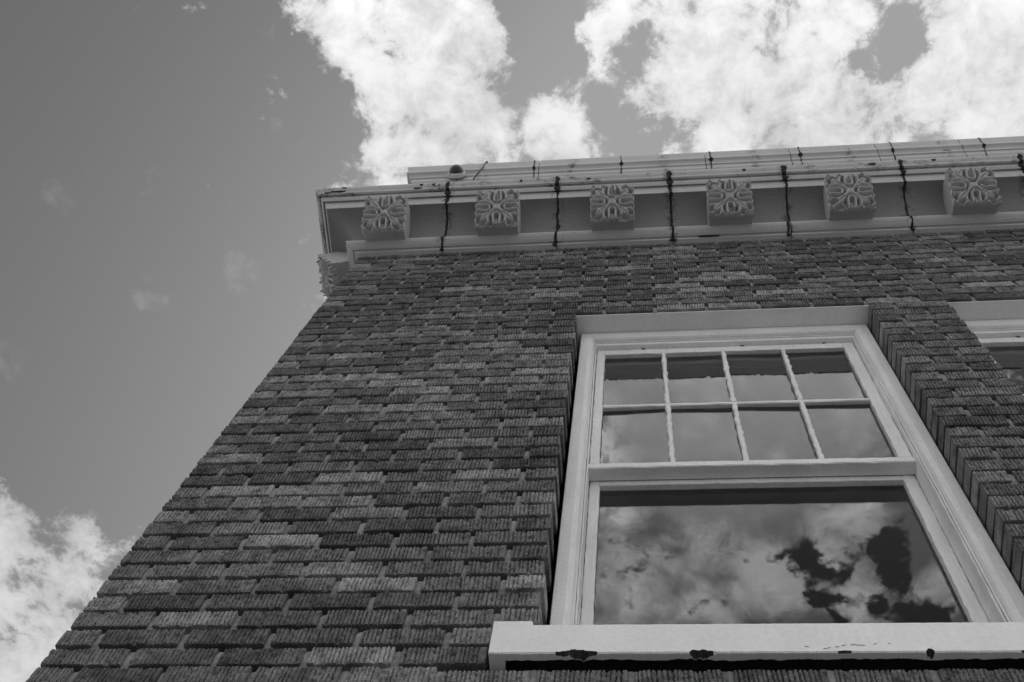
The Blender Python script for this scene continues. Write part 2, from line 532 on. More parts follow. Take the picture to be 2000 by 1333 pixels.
def brick_mesh(width, seed):
    """one wire-cut brick: vertical grooves combed into its face, crumbled edges"""
    rnd = random.Random(seed)
    nx = max(18, int(width / 0.00105))
    nz = 11
    depth = 0.095
    xs_ = np.linspace(-width / 2, width / 2, nx + 1)
    zs_ = np.linspace(-HB / 2, HB / 2, nz + 1)
    # grooves
    gl = []
    x = -width / 2 + rnd.uniform(0.004, 0.010)
    while x < width / 2 - 0.004:
        gl.append((x, rnd.uniform(0.6, 1.15), rnd.uniform(0.0013, 0.0018)))
        x += rnd.uniform(0.0080, 0.0112)
    deep = rnd.uniform(0.45, 0.85)
    lean = rnd.uniform(-0.05, 0.05)
    flat0 = rnd.choice([0.004, 0.005, 0.006, rnd.uniform(0.006, 0.018)])
    flat1 = rnd.choice([0.004, 0.005, 0.006, rnd.uniform(0.006, 0.018)])
    V = []
    for iz, z in enumerate(zs_):
        for ix, xx in enumerate(xs_):
            gd = 0.0
            for (gx, ga, gw) in gl:
                if abs(xx - gx) < 0.007:
                    if xx < -width / 2 + flat0 or xx > width / 2 - flat1:
                        continue
                    wob = 0.0006 * math.sin(z * 260 + gx * 900) + lean * z
                    nn = deep + 1.1 * mnoise.noise((gx * 140, z * 130, seed))
                    gd = max(gd, ga * min(1.15, max(0.05, nn)) * math.exp(-((xx - gx - wob) / gw) ** 4))
            y = 0.0075 * gd + 0.0016 * mnoise.noise((xx * 160, z * 160, seed + 5.3)) + 0.0012 * mnoise.noise((xx * 25, z * 30, seed + 1.3))
            if iz in (0, nz):
                gd *= 0.25
            elif iz in (1, nz - 1):
                gd *= 0.75
            pit = mnoise.noise((xx * 70, z * 70, seed * 1.7 + 9)) - 0.22
            if pit > 0:
                y += min(0.004, 0.014 * pit)
            ex, ez = xx, z
            if iz in (0, nz):
                ez += 0.0010 * mnoise.noise((xx * 45, seed, iz)) + 0.0002 * rnd.uniform(-1, 1)
                y += 0.0012
            if ix in (0, nx):
                ex += 0.0012 * mnoise.noise((z * 120, seed, ix))
                y += 0.0020
            V.append((ex, y, ez))
    F = []
    w1 = nx + 1
    for iz in range(nz):
        for ix in range(nx):
            a = iz * w1 + ix
            F.append((a, a + 1, a + 1 + w1, a + w1))
    n = len(V)
    # sides going back into the wall
    ring = [ix for ix in range(nx + 1)] + [iz * w1 + nx for iz in range(1, nz + 1)] + [nz * w1 + ix for ix in range(nx - 1, -1, -1)] + [iz * w1 for iz in range(nz - 1, 0, -1)]
    for r in ring:
        x_, y_, z_ = V[r]
        V.append((x_, depth, z_))
    m_ = len(ring)
    for i in range(m_):
        j = (i + 1) % m_
        F.append((ring[i], n + i, n + j, ring[j]))
    me = bpy.data.meshes.new('brick')
    me.from_pydata(V, [], F)
    me.materials.append(M_BRICK)
    me.update()
    return me


FULL_W, HALF_W = W - JH, W / 2 - JH
FULL = [brick_mesh(FULL_W, 10 + i) for i in range(16)]
HALF = [brick_mesh(HALF_W, 50 + i) for i in range(6)]
SILLX = [(a - 0.0915, b_ + 0.0915) for a, b_ in OPEN]
zbk = int(math.floor(GZ / C))
bricks = []
headj = []
for k in range(zbk, TOPK):
    offs = 0.0 if k % 2 == 0 else -0.5
    row = []
    n = 0
    while True:
        s = (n + offs) * W
        e = s + W - JH
        n += 1
        s0 = s
        s = max(s, 0.0)
        if s >= XE:
            break
        segs = [(s, e)]
        if 0 <= k < HEAD:
            cut = SILLX if k < 2 else OPEN
            for (a, b_) in cut:
                ns = []
                for (p, q) in segs:
                    if q <= a + 1e-4 or p >= b_ - 1e-4:
                        ns.append((p, q))
                    else:
                        if p < a - 0.02:
                            ns.append((p, a))
                        if q > b_ + 0.02:
                            ns.append((b_, q))
                segs = ns
        for (p, q) in segs:
            if q - p > 0.02:
                row.append((p, q))
    for i, (p, q) in enumerate(row):
        bricks.append((k, p, q))
        if i + 1 < len(row):
            p2 = row[i + 1][0]
            if 0 < p2 - q < 0.03:
                headj.append((k, q, p2))


def seen(k, p, q):
    zc_ = (k + 0.5) * C + JB / 2
    x_, y_, d_ = project((p + q) / 2, 0, zc_)
    xa, ya, _ = project(p, 0, zc_ - HB / 2)
    xb, yb, _ = project(q, 0, zc_ + HB / 2)
    if d_ <= 0 or max(xa, xb) < -15 or min(xa, xb) > 2015 or min(ya, yb) > 1345 or k > 45:
        return 0.0
    return abs(xb - xa) * abs(yb - ya)


order = sorted(bricks, key=lambda t: -seen(*t))
single = set(order[:300])
rb = random.Random(5)
rest_V, rest_F, rest_T = [], [], []
nrest = 0


def tone_of():
    t = rb.random()
    if t < 0.12:
        return rb.uniform(0.095, 0.12)
    if t < 0.74:
        return rb.uniform(0.115, 0.18)
    return rb.uniform(0.18, 0.29)


def mesh_arrays(me):
    v = np.empty(len(me.vertices) * 3)
    me.vertices.foreach_get('co', v)
    return v.reshape(-1, 3), [tuple(p.vertices) for p in me.polygons]


ARR = {}
for me in FULL + HALF:
    ARR[me.name] = mesh_arrays(me)
for t in bricks:
    k, p, q = t
    width = q - p
    zc_ = k * C + JB + HB / 2 - 0.002
    full = width > 0.6 * W
    me = rb.choice(FULL if full else HALF)
    sx = width / (FULL_W if full else HALF_W)
    jx, jy, jz = rb.uniform(-.0012, .0012), rb.uniform(-.0016, .0016), rb.uniform(-.0012, .0012)
    rot = rb.uniform(-0.006, 0.006)
    low = k == -1 and any(q > a and p < b_ for a, b_ in SILLX)
    zs = 0.80 if low else 1.0
    if low:
        zc_ -= 0.1 * HB
    tn = tone_of()
    if t in single:
        o = bpy.data.objects.new('brick', me)
        o.location = ((p + q) / 2 + jx, jy, zc_ + jz)
        o.rotation_euler = (0, rot, 0)
        o.scale = (sx * rb.uniform(0.992, 1.008), 1, zs * rb.uniform(0.97, 1.02))
        o['tone'] = tn
        link(o, wall)
    else:
        vis = seen(*t) > 0 or (k >= 28) or (-6 < k < 28 and q < 6 * W) or k > -4
        if vis:
            v, f = ARR[me.name]
            v = v * np.array([sx, 1, zs]) + np.array([(p + q) / 2 + jx, jy, zc_ + jz])
            n0 = nrest
            rest_V.append(v)
            rest_F += [tuple(i + n0 for i in fc) for fc in f]
            nrest += len(v)
            rest_T.append(np.full(len(v), tn))
        else:
            v = np.array(box_v(p, q, jy, 0.095, zc_ - HB / 2, zc_ + HB / 2))
            n0 = nrest
            rest_V.append(v)
            rest_F += [tuple(i + n0 for i in fc) for fc in BOXF]
            nrest += 8
            rest_T.append(np.full(8, tn))
# return wall round the left corner
for k in range(zbk, TOPK):
    s = 0.0965 + JH if k % 2 == 0 else 0.0965 + JH
    first = True
    while s < 5.9:
        wd = FULL_W if not (first and k % 2) else FULL_W / 2
        first = False
        zc_ = k * C + JB + HB / 2 - 0.002
        jx = rb.uniform(-.002, .002)
        v = np.array(box_v(jx, 0.095, s, s + wd, zc_ - HB / 2, zc_ + HB / 2))
        n0 = nrest
        rest_V.append(v)
        rest_F += [tuple(i + n0 for i in fc) for fc in BOXF]
        nrest += 8
        rest_T.append(np.full(8, tone_of()))
        s += wd + JH
rv = np.concatenate(rest_V)
me = bpy.data.meshes.new('brick_courses')
me.from_pydata(rv.tolist(), [], rest_F)
me.materials.append(M_BRICK)
at = me.attributes.new('tone_geo', 'FLOAT', 'POINT')
at.data.foreach_set('value', np.concatenate(rest_T))
me.update()
o = link(bpy.data.objects.new('brick_courses', me), wall)
o['kind'] = 'stuff'

# head joints: nearly flush lumps of lime mortar
V, F = [], []
for (k, a, b_) in headj:
    z0, z1 = k * C + JB - 0.006 - rb.uniform(0, 0.004), (k + 1) * C - 0.004
    yy = rb.uniform(0.004, 0.008)
    n = len(V)
    e = 0.0025
    nz = 4
    for i in range(nz + 1):
        z = z0 + (z1 - z0) * i / nz
        for (x_, y_) in ((a - e, 0.03), (a - e + rb.uniform(-.001, .001), yy + 0.002), ((a + b_) / 2, yy + rb.uniform(-.001, .001)), (b_ + e + rb.uniform(-.001, .001), yy + 0.003), (b_ + e, 0.03)):
            V.append((x_, y_ + (0.004 if i in (0, nz) else 0), z))
    for i in range(nz):
        for j in range(4):
            q = n + i * 5 + j
            F.append((q, q + 1, q + 6, q + 5))
    F.append(tuple(n + j for j in (4, 3, 2, 1, 0)))
    F.append(tuple(n + nz * 5 + j for j in range(5)))
o = mesh_obj('mortar_joints', V, F, M_MORTAR, wall)
o['kind'] = 'stuff'


# ------------------------------------------------------------------ windows
CHIPS = [[(1.078, 0.0, 0.004), (1.090, 0.004, 0.006), (1.100, 0.009, 0.008), (1.107, 0.013, 0.010), (1.112, 0.019, 0.012), (1.118, 0.0185, 0.013), (1.123, 0.017, 0.013), (1.128, 0.0125, 0.014),
          (1.133, 0.013, 0.015), (1.141, 0.009, 0.012), (1.150, 0.005, 0.009), (1.158, 0.003, 0.005), (1.166, 0.0, 0.001)],
         [(1.343, 0.0, 0.004), (1.346, 0.010, 0.010), (1.350, 0.014, 0.014), (1.358, 0.0125, 0.016), (1.366, 0.012, 0.018), (1.373, 0.013, 0.016), (1.379, 0.008, 0.013), (1.385, 0.003, 0.008), (1.394, 0.0, 0.002)],
         [(1.792, 0.0, 0.010), (1.794, 0.014, 0.014), (1.799, 0.016, 0.018), (1.803, 0.013, 0.014), (1.805, 0.0, 0.010)],
         ]


def chip_at(x):
    h = d = 0.0
    for pts in CHIPS:
        if pts[0][0] < x < pts[-1][0]:
            h = float(np.interp(x, [p[0] for p in pts], [p[1] for p in pts]))
            d = float(np.interp(x, [p[0] for p in pts], [p[2] for p in pts]))
            h *= max(0.0, 1 + 0.7 * mnoise.noise((x * 110, 0, 0)) + 0.5 * mnoise.noise((x * 420, 0, 0)))
            d *= max(0.2, 1 + 0.9 * mnoise.noise((x * 70, 5, 0)) + 0.5 * mnoise.noise((x * 330, 5, 0)))
    e = 0.003 * max(0.0, mnoise.noise((x * 18, 3, 1)) - 0.15) + 0.0012 * max(0, mnoise.noise((x * 90, 3, 1)))
    return 0.5 * h + e, 0.8 * d + e


def make_window(i):
    a, b_ = OPEN[i]
    sh = -0.009 if i == 1 else 0.0        # the next window sits a little left in its opening
    x0, x1 = a + 0.0100 + sh, b_ - 0.0063 + sh
    cw = 0.0515
    zh = 2.1655
    # casing (the window's own mesh): moulded frame set back in the brick opening
    prof = [(0.0, 0.12), (0.0, 0.082), (0.002, 0.080), (0.030, 0.080), (0.034, 0.082), (0.043, 0.086), (0.0475, 0.093), (0.0485, 0.099), (cw, 0.100), (cw, 0.12)]
    V, F = [], []
    zb = 0.10
    npf = len(prof)
    path = []
    for (d, y) in prof:
        V += [(x0 + d, y, zb), (x0 + d, y, zh - d), (x1 - d, y, zh - d), (x1 - d, y, zb)]
    for j in range(npf - 1):
        for s in range(3):
            q = j * 4 + s
            F.append((q, q + 1, q + 5, q + 4))
    win = part(mesh_obj('window', V, F, M_WOOD))
    win.data.flip_normals()
    I = i * 97 + 3
    # blind stop
    sx0, sx1, sz = x0 + cw, x1 - cw, zh - cw
    bs = 0.009
    bar('blind_stop', sx0 + 0.0012, sx0 + bs - 0.003, 0.103, 0.21, zb, sz, M_WOOD, win, 0.002, 0.0008, seed=I)
    bar('blind_stop', sx1 - bs + 0.003, sx1 - 0.0012, 0.103, 0.21, zb, sz, M_WOOD, win, 0.002, 0.0008, seed=I + 1)
    bar('blind_stop', sx0 + bs - 0.003, sx1 - bs + 0.003, 0.103, 0.21, sz - 0.020, sz - 0.0012, M_WOOD, win, 0.002, 0.0006, seed=I + 2)
    # upper sash
    u0, u1 = sx0 + bs - 0.0012, sx1 - bs + 0.0012
    gl, gr_ = 1.1345 + i * OFF + sh, 1.9865 + i * OFF + sh
    yf, yb = 0.122, 0.160
    ztop, zrail, zr0 = sz - 0.020, 2.047, 1.119
    bar('sash_stile', u0, gl, yf, yb, zr0 + 0.031, ztop, M_WOOD, win, 0.002, 0.0016, 0.02, I + 3)
    bar('sash_stile', gr_, u1, yf, yb, zr0 + 0.031, ztop, M_WOOD, win, 0.002, 0.0016, 0.02, I + 4)
    bar('sash_rail', gl, gr_, yf, yb, zrail, ztop, M_WOOD, win, 0.002, 0.0012, 0.03, I + 5)
    bar('meeting_rail', u0 - 0.004, u1 + 0.004, yf - 0.001, yb + 0.003, zr0, zr0 + 0.030, M_WOOD, win, 0.003, 0.0012, 0.03, I + 6)
    mx = [gl + (gr_ - gl) * t / 4 for t in (1, 2, 3)]
    mz = 1.580
    mw = 0.0075
    for q, m_ in enumerate(mx):
        bar('muntin', m_ - mw, m_ + mw, yf + 0.001, yb - 0.004, mz + 0.008, zrail, M_WOOD, win, 0.004, 0.0030, 0.014, I + 7 + q)
        bar('muntin', m_ - mw, m_ + mw, yf + 0.001, yb - 0.004, zr0 + 0.030, mz - 0.008, M_WOOD, win, 0.004, 0.0024, 0.016, I + 17 + q)
    bar('muntin', gl, gr_, yf + 0.0025, yb - 0.005, mz - 0.008, mz + 0.008, M_WOOD, win, 0.003, 0.0012, 0.03, I + 12)
    ex = [gl] + mx + [gr_]
    for r, (za, zb_) in enumerate(((zr0 + 0.025, mz), (mz, zrail + 0.006))):
        for q in range(4):
            t1 = rb.uniform(-0.0022, 0.0022)
            t2 = rb.uniform(-0.0015, 0.0015)
            xa, xb_ = ex[q] - (0.002 if q == 0 else -0.001), ex[q + 1] + (0.002 if q == 3 else -0.001)
            yc = 0.139
            vv = []
            for y in (yc, yc + 0.003):
                vv += [(xa, y - t1 - t2, za + .002), (xb_, y + t1 - t2, za + .002), (xb_, y + t1 + t2, zb_ - .002), (xa, y - t1 + t2, zb_ - .002)]
            mesh_obj('pane', vv, [(0, 1, 2, 3), (7, 6, 5, 4), (0, 4, 5, 1), (1, 5, 6, 2), (2, 6, 7, 3), (3, 7, 4, 0)], M_GLASS, win)
    # lower sash, one step behind
    lf, lb = 0.166, 0.205
    l0, l1 = 1.1345 + i * OFF + sh, 1.9905 + i * OFF + sh
    bar('sash_stile', u0, l0, lf, lb, 0.20, 1.140, M_WOOD, win, 0.002, 0.0014, 0.02, I + 31)
    bar('sash_stile', l1, u1, lf, lb, 0.20, 1.140, M_WOOD, win, 0.002, 0.0014, 0.02, I + 32)
    bar('sash_rail', l0, l1, lf + 0.001, lb - 0.001, 1.098, 1.140, M_WOOD, win, 0.002, 0.0012, 0.03, I + 33)
    bar('sash_rail', u0, u1, lf - 0.001, lb + 0.001, 0.125, 0.20, M_WOOD, win, 0.002, 0.0012, 0.03, I + 34)
    boxes('pane', [(l0 - 0.001, l1 + 0.001, 0.186, 0.189, 0.195, 1.10)], M_GLASS, win)
    # small slots in the head stop
    for fx in (0.165, 0.585, 0.925):
        xx = gl + (gr_ - gl) * fx
        boxes('weep_slot', [(xx - 0.006, xx + 0.006, 0.1195, 0.124, ztop - 0.006, ztop - 0.001)], M_TAR, win)
    # steel lintel plate under the bricks
    boxes('lintel', [(a - 0.008, b_ + 0.008, 0.011, 0.24, HEAD * C + 0.0035, HEAD * C + 0.0095)], M_STEEL, win)
    # sill with raised lugs
    s0, s1 = SILLX[i][0] + 0.0015, SILLX[i][1] - 0.0015
    n = 480
    V, F, CH = [], [], []
    rr = random.Random(I)
    lug = 0.082
    for q in range(n + 1):
        x = s0 + (s1 - s0) * q / n
        lugz = 0.123 if (x < s0 + lug or x > s1 - lug) else 0.1085
        wob = 0.0009 * mnoise.noise((x * 22, i, 2)) + 0.0007 * mnoise.noise((x * 70, i, 7))
        bw = 0.0012 * mnoise.noise((x * 30, i, 5)) + 0.0006 * rr.uniform(-1, 1)
        ch, cdp = chip_at(x - i * OFF + (0.31 * i))
        CH.append(ch)
        solid = x < s0 + 0.032 or x > s1 - 0.032
        ub = 0.02 if solid else -0.006 + 0.005 * mnoise.noise((x * 13, i, 9)) + 0.003 * mnoise.noise((x * 55, i, 9))
        V += [(x, 0.16, 0.032), (x, ub + 0.004, 0.032), (x, max(ub, -0.019 + cdp), 0.009 + bw), (x, -0.021 + cdp, 0.0085 + bw), (x, -0.0235 + 0.1 * min(ch, 0.008), 0.0110 + bw + ch), (x, -0.024 + wob, 0.06), (x, -0.0235, lugz - 0.004 + wob), (x, -0.020, lugz + wob), (x, 0.16, lugz + 0.012)]
    for q in range(n):
        for j in range(8):
            e = q * 9 + j
            F.append((e, e + 9, e + 10, e + 1))
        F.append((q * 9 + 8, q * 9 + 17, q * 9 + 9, q * 9))
    F.append(tuple(range(9)))
    F.append(tuple(n * 9 + j for j in range(8, -1, -1)))
    sill = mesh_obj('sill', V, F, M_SILL, win)
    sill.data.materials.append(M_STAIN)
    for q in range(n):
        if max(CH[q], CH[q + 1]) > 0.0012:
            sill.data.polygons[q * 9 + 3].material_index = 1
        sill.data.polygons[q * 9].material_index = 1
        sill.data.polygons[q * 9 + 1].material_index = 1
    return win, s0, s1


def blob_patch(name, cx, cz, w, h, y, mat, parent, seed, up=False, n=22):
    """an irregular flake: broken stone or a dab of tar, 2 mm thick on a front face"""
    rr = random.Random(seed)
    V = [(cx, y - 0.0022, cz)]
    F = []
    for i in range(n):
        a = 2 * math.pi * i / n
        r = 0.75 + 0.45 * rr.random()
        zz = math.sin(a) * h * r
        if up and zz < 0:
            zz *= 0.25
        V.append((cx + math.cos(a) * w * r * (1 - 0.35 * abs(math.sin(a)) if up else 1), y - 0.0018, cz + zz))
    for i in range(n):
        V.append((V[1 + i][0], y + 0.004, V[1 + i][2]))
    for i in range(n):
        j = (i + 1) % n
        F.append((0, 1 + i, 1 + j))
        F.append((1 + i, 1 + n + i, 1 + n + j, 1 + j))
    return mesh_obj(name, V, F, mat, parent)


WINS = [make_window(i) for i in range(3)]
WINS[0][0]['label'] = 'eight-over-one white sash window, whole in view'
WINS[1][0]['label'] = 'white sash window cut off by the right edge'
w0 = WINS[0][0]

# ------------------------------------------------------------------ cornice
PROF = [(0.010, 3.086), (-0.010, 3.090), (-0.017, 3.0910), (-0.0190, 3.0935), (-0.0195, 3.1000), (-0.0197, 3.1100), (-0.0275, 3.1100),
        (-0.0285, 3.1055), (-0.040, 3.110), (-0.054, 3.119), (-0.062, 3.1275), (-0.063, 3.131), (-0.063, 3.1405), (-0.060, 3.142), (-0.040, 3.142)]
for t in range(1, 13):
    th = math.pi / 2 * (1 - t / 12)
    PROF.append((-0.180 + 0.140 * math.sin(th), 3.142 + 0.158 * math.cos(th)))
PROF += [(-0.1815, 3.2995), (-0.183, 3.304), (-0.1945, 3.3405), (-0.1975, 3.3425), (-0.1985, 3.3530), (-0.2050, 3.3530), (-0.2060, 3.3425), (-0.2085, 3.3445), (-0.2165, 3.3530), (-0.2185, 3.357),
         (-0.2185, 3.366), (-0.2195, 3.3700), (-0.2205, 3.3790), (-0.2260, 3.3790), (-0.2268, 3.3720), (-0.2350, 3.3725), (-0.2375, 3.3755), (-0.2400, 3.385), (-0.2480, 3.395), (-0.2530, 3.404), (-0.2545, 3.411), (-0.2545, 3.417),
         (-0.2500, 3.420), (0.010, 3.452)]
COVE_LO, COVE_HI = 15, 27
SEAM = [0.388 + 0.5165 * i for i in range(9)]


def sweep(name, prof, xa, xb, mat, left=False, gap=0.002, nseg=6, wob=0.0012):
    """a length of moulding along the front; with left=True it also turns the corner and runs back along the side wall"""
    V, F = [], []
    n = len(prof)
    stations = []
    if left:
        stations.append(('side', left))
        stations.append(('mitre', 0))
        xs_ = np.linspace(0.02, xb - gap, 3)
    else:
        xs_ = np.linspace(xa + gap, xb - gap, nseg)
    for x in xs_:
        stations.append(('front', x))
    for s, v in stations:
        for (Y, Z) in prof:
            if s == 'side':
                V.append((Y, v, Z))
            elif s == 'mitre':
                V.append((Y, Y, Z))
            else:
                dz = wob * mnoise.noise((v * 3, Z * 2, 3)) if 0 else 0
                V.append((v, Y, Z + dz))
    for q in range(len(stations) - 1):
        for j in range(n - 1):
            e = q * n + j
            F.append((e, e + n, e + n + 1, e + 1))
    F.append(tuple(range(n)))
    F.append(tuple((len(stations) - 1) * n + j for j in range(n - 1, -1, -1)))
    o = part(mesh_obj(name, V, F, mat))
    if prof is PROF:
        shade_cove(o, n, len(stations) - 1)
    return o


def shade_cove(o, n, nst):  # gives the cove faces the base colour darkened for shade
    o.data.materials.append(M_COVE_SHADE)
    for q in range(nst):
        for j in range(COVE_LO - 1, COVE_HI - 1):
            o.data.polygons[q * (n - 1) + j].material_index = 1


def sealant(parent, prof, x, seed, wmin, wmax, lift=0.0022, blots=(), slant=0.0):
    """black bitumen smeared into the joint between two lengths of moulding"""
    rr = random.Random(seed)
    V, F = [], []
    pts = []
    for a, b_ in zip(prof[:-1], prof[1:]):
        L = math.hypot(b_[0] - a[0], b_[1] - a[1])
        m_ = max(1, int(L / 0.007))
        for i in range(m_):
            pts.append((a[0] + (b_[0] - a[0]) * i / m_, a[1] + (b_[1] - a[1]) * i / m_))
    pts.append(prof[-1])
    n = len(pts)
    drift = 0.0
    for i, (Y, Z) in enumerate(pts):
        a = pts[max(0, i - 1)]
        b_ = pts[min(n - 1, i + 1)]
        ty, tz = b_[0] - a[0], b_[1] - a[1]
        L = math.hypot(ty, tz) or 1
        ny, nz_ = -tz / L, ty / L          # outward (down and forward)
        w = wmin + (wmax - wmin) * max(0.0, 0.45 + 0.9 * mnoise.noise((seed * 3.7, i * 0.16, 1.0))) * rr.uniform(0.6, 1.2)
        for (bz, bw, br) in blots:
            w += bw * math.exp(-((Z - bz) / br) ** 2) * rr.uniform(0.7, 1.2)
        drift = 0.8 * drift + rr.uniform(-0.0018, 0.0018)
        xc = x + drift + slant * (Z - 3.2)
        wl, wr = w * rr.uniform(0.7, 1.3), w * rr.uniform(0.7, 1.3)
        V += [(xc - wl, Y - ny * 0.003, Z - nz_ * 0.003), (xc - wl, Y + ny * lift * 0.8, Z + nz_ * lift * 0.8), (xc, Y + ny * lift * 1.7, Z + nz_ * lift * 1.7),
              (xc + wr, Y + ny * lift * 0.8, Z + nz_ * lift * 0.8), (xc + wr, Y - ny * 0.003, Z - nz_ * 0.003)]
    for i in range(n - 1):
        for j in range(4):
            e = i * 5 + j
            F.append((e, e + 5, e + 6, e + 1))
    return mesh_obj('joint_sealant', V, F, M_TAR, parent)


secs = []
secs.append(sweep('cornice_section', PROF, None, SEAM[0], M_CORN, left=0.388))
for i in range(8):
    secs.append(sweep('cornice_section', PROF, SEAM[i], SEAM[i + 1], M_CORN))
# two lengths along the side wall
for i in range(3):
    ya, yb_ = 0.391 + 0.5165 * i, 0.388 + 0.5165 * (i + 1)
    V, F = [], []
    n = len(PROF)
    for v in (yb_, ya):
        V += [(Y, v, Z) for (Y, Z) in PROF]
    for j in range(n - 1):
        F.append((j, j + n, j + n + 1, j + 1))
    F.append(tuple(range(n)))
    F.append(tuple(n + j for j in range(n - 1, -1, -1)))
    shade_cove(part(mesh_obj('cornice_section', V, F, M_CORN)), n, 1)
BED = PROF[1:14]
COVE = PROF[14:-1]
for i, x in enumerate(SEAM[:6]):
    rr = random.Random(40 + i)
    sealant(secs[i], COVE, x + 0.001, 60 + i, 0.0028, 0.0095, blots=((3.352, 0.009, 0.007), (3.398, 0.007, 0.012), (3.37, 0.003, 0.02)))
    sealant(secs[i], BED, x - 0.004 + rr.uniform(-0.008, 0.012), 90 + i, 0.0022, 0.0065, blots=((3.093, 0.007, 0.006), (3.14, 0.002, 0.01)))


# ------------------------------------------------------------------ modillions with carved rosettes
DS = Vector((0, -0.562, 0.827)).normalized()      # up along the block face
DN = Vector((0, -0.827, -0.562)).normalized()     # out of the face
MO = Vector((0, -0.063, 3.127))
HS, HWM = 0.100, 0.0975                            # half height / half width of the carved face


def smooth_bump(d, r):
    """1 at the middle of a tube of radius r, 0 at its edge (d = distance)"""
    t = np.clip(d / r, 0, 1)
    return np.sqrt(np.clip(1 - t * t, 0, 1))


def capsule(u, v, ax, ay, bx, by):
    pax, pay = u - ax, v - ay
    bax, bay = bx - ax, by - ay
    h = np.clip((pax * bax + pay * bay) / (bax * bax + bay * bay), 0, 1)
    return np.hypot(pax - bax * h, pay - bay * h), h


def rosette_height(u, v):
    H = np.zeros_like(u)

    def add(h):
        np.maximum(H, h, out=H)

    # centre boss with a dimple
    r = np.hypot(u, v)
    add(1.05 * smooth_bump(r, 0.24) - 0.25 * np.exp(-(r / 0.07) ** 2))
    for i in range(4):
        c, s = math.cos(i * math.pi / 2), math.sin(i * math.pi / 2)
        a, b_ = c * u + s * v, -s * u + c * v           # rotate: arm points to +b_
        # diagonal leaf
        p, q = (a + b_) / math.sqrt(2), (b_ - a) / math.sqrt(2)
        wl = np.interp(p, [0.15, 0.35, 0.65, 0.85, 1.02, 1.08], [0.09, 0.10, 0.20, 0.20, 0.10, 0.0])
        leaf = np.where((p > 0.15) & (p < 1.08), np.sqrt(np.clip(1 - (q / np.maximum(wl, 1e-3)) ** 2, 0, 1)), 0)
        crease = 1 - 0.35 * np.exp(-(q / 0.035) ** 2) * (p > 0.45)
        add(0.92 * leaf * crease)
        # leaf lobes curling at the sides
        for sg in (-1, 1):
            d, h = capsule(p, q, 0.70, sg * 0.12, 0.86, sg * 0.30)
            add(0.80 * smooth_bump(d, 0.085))
            d = np.hypot(p - 0.98, q - sg * 0.33)
            add(0.75 * smooth_bump(d, 0.085))
        d = np.hypot(p - 1.22, q)
        add(0.78 * smooth_bump(d, 0.10))
        # U-shaped loop on the axis
        dl, h = capsule(a, b_, -0.165, 0.50, -0.135, 0.92)
        dr, h = capsule(a, b_, 0.165, 0.50, 0.135, 0.92)
        da = np.where(b_ < 0.50, np.abs(np.hypot(a, b_ - 0.50) - 0.165), 9)
        d = np.minimum(np.minimum(dl, dr), da)
        add(0.90 * smooth_bump(d, 0.075))
        # bud within
        d, h = capsule(a, b_, 0, 0.62, 0, 1.0)
        add((0.45 + 0.2 * h) * smooth_bump(d, 0.075))
        # scroll ends
        for sg in (-1, 1):
            add(0.72 * smooth_bump(np.hypot(a - sg * 0.32, b_ - 0.86), 0.085))
            d, h = capsule(a, b_, sg * 0.32, 0.86, sg * 0.36, 0.60)
            add(0.55 * smooth_bump(d, 0.05))
    # lace border
    edge = np.maximum(np.abs(u), np.abs(v))
    along = np.where(np.abs(u) > np.abs(v), v, u)
    lace = 0.62 + 0.22 * np.sin(along * 13.0) + 0.12 * np.sin(along * 29.0 + 1)
    add(np.where(edge > 0.91, lace * np.clip((edge - 0.91) / 0.05, 0, 1), 0))
    return H


NG = 84
lin = np.linspace(-1, 1, NG + 1)
UU, VV = np.meshgrid(lin, lin)
HH = rosette_height(UU, VV)
relief = 0.042


def make_rosette(seed):
    """the cast is the same, the weather is not: each variant has lost other bits and wears thicker paint elsewhere"""
    rr = random.Random(seed)
    knocks = [(rr.uniform(-1, 1), rr.choice([-0.95, 0.95, rr.uniform(-1, 1)]), rr.uniform(0.08, 0.2)) for _ in range(5)]
    rv_, rf_ = [], []
    for j in range(NG + 1):
        for i in range(NG + 1):
            u, v, h = UU[j, i], VV[j, i], HH[j, i]
            for (a, b_, r) in knocks:
                if (u - a) ** 2 + (v - b_) ** 2 < r * r:
                    h *= 0.45 + 0.2 * mnoise.noise((u * 20, v * 20, seed))
            h = max(0.0, h + 0.10 * mnoise.noise((u * 3.3, v * 3.3, seed * 2.1)))
            e = 1 + 0.014 * mnoise.noise((u * 9, v * 9, seed + 2.2))
            rv_.append((u * HWM * e, v * HS * e, h * relief + 0.0010 * mnoise.noise((u * 22, v * 22, seed))))
    for j in range(NG):
        for i in range(NG):
            q = j * (NG + 1) + i
            rf_.append((q, q + 1, q + NG + 2, q + NG + 1))
    n0 = len(rv_)
    ring = [i for i in range(NG + 1)] + [j * (NG + 1) + NG for j in range(1, NG + 1)] + [NG * (NG + 1) + i for i in range(NG - 1, -1, -1)] + [j * (NG + 1) for j in range(NG - 1, 0, -1)]
    for r in ring:
        rv_.append((rv_[r][0], rv_[r][1], -0.004))
    for i in range(len(ring)):
        j = (i + 1) % len(ring)
        rf_.append((ring[i], n0 + i, n0 + j, ring[j]))
    me = bpy.data.meshes.new('rosette')
    me.from_pydata(rv_, [], rf_)
    me.materials.append(M_ROS)
    me.polygons.foreach_set('use_smooth', [True] * len(me.polygons))
    me.update()
    return me


ROS = [make_rosette(3 + i) for i in range(5)]

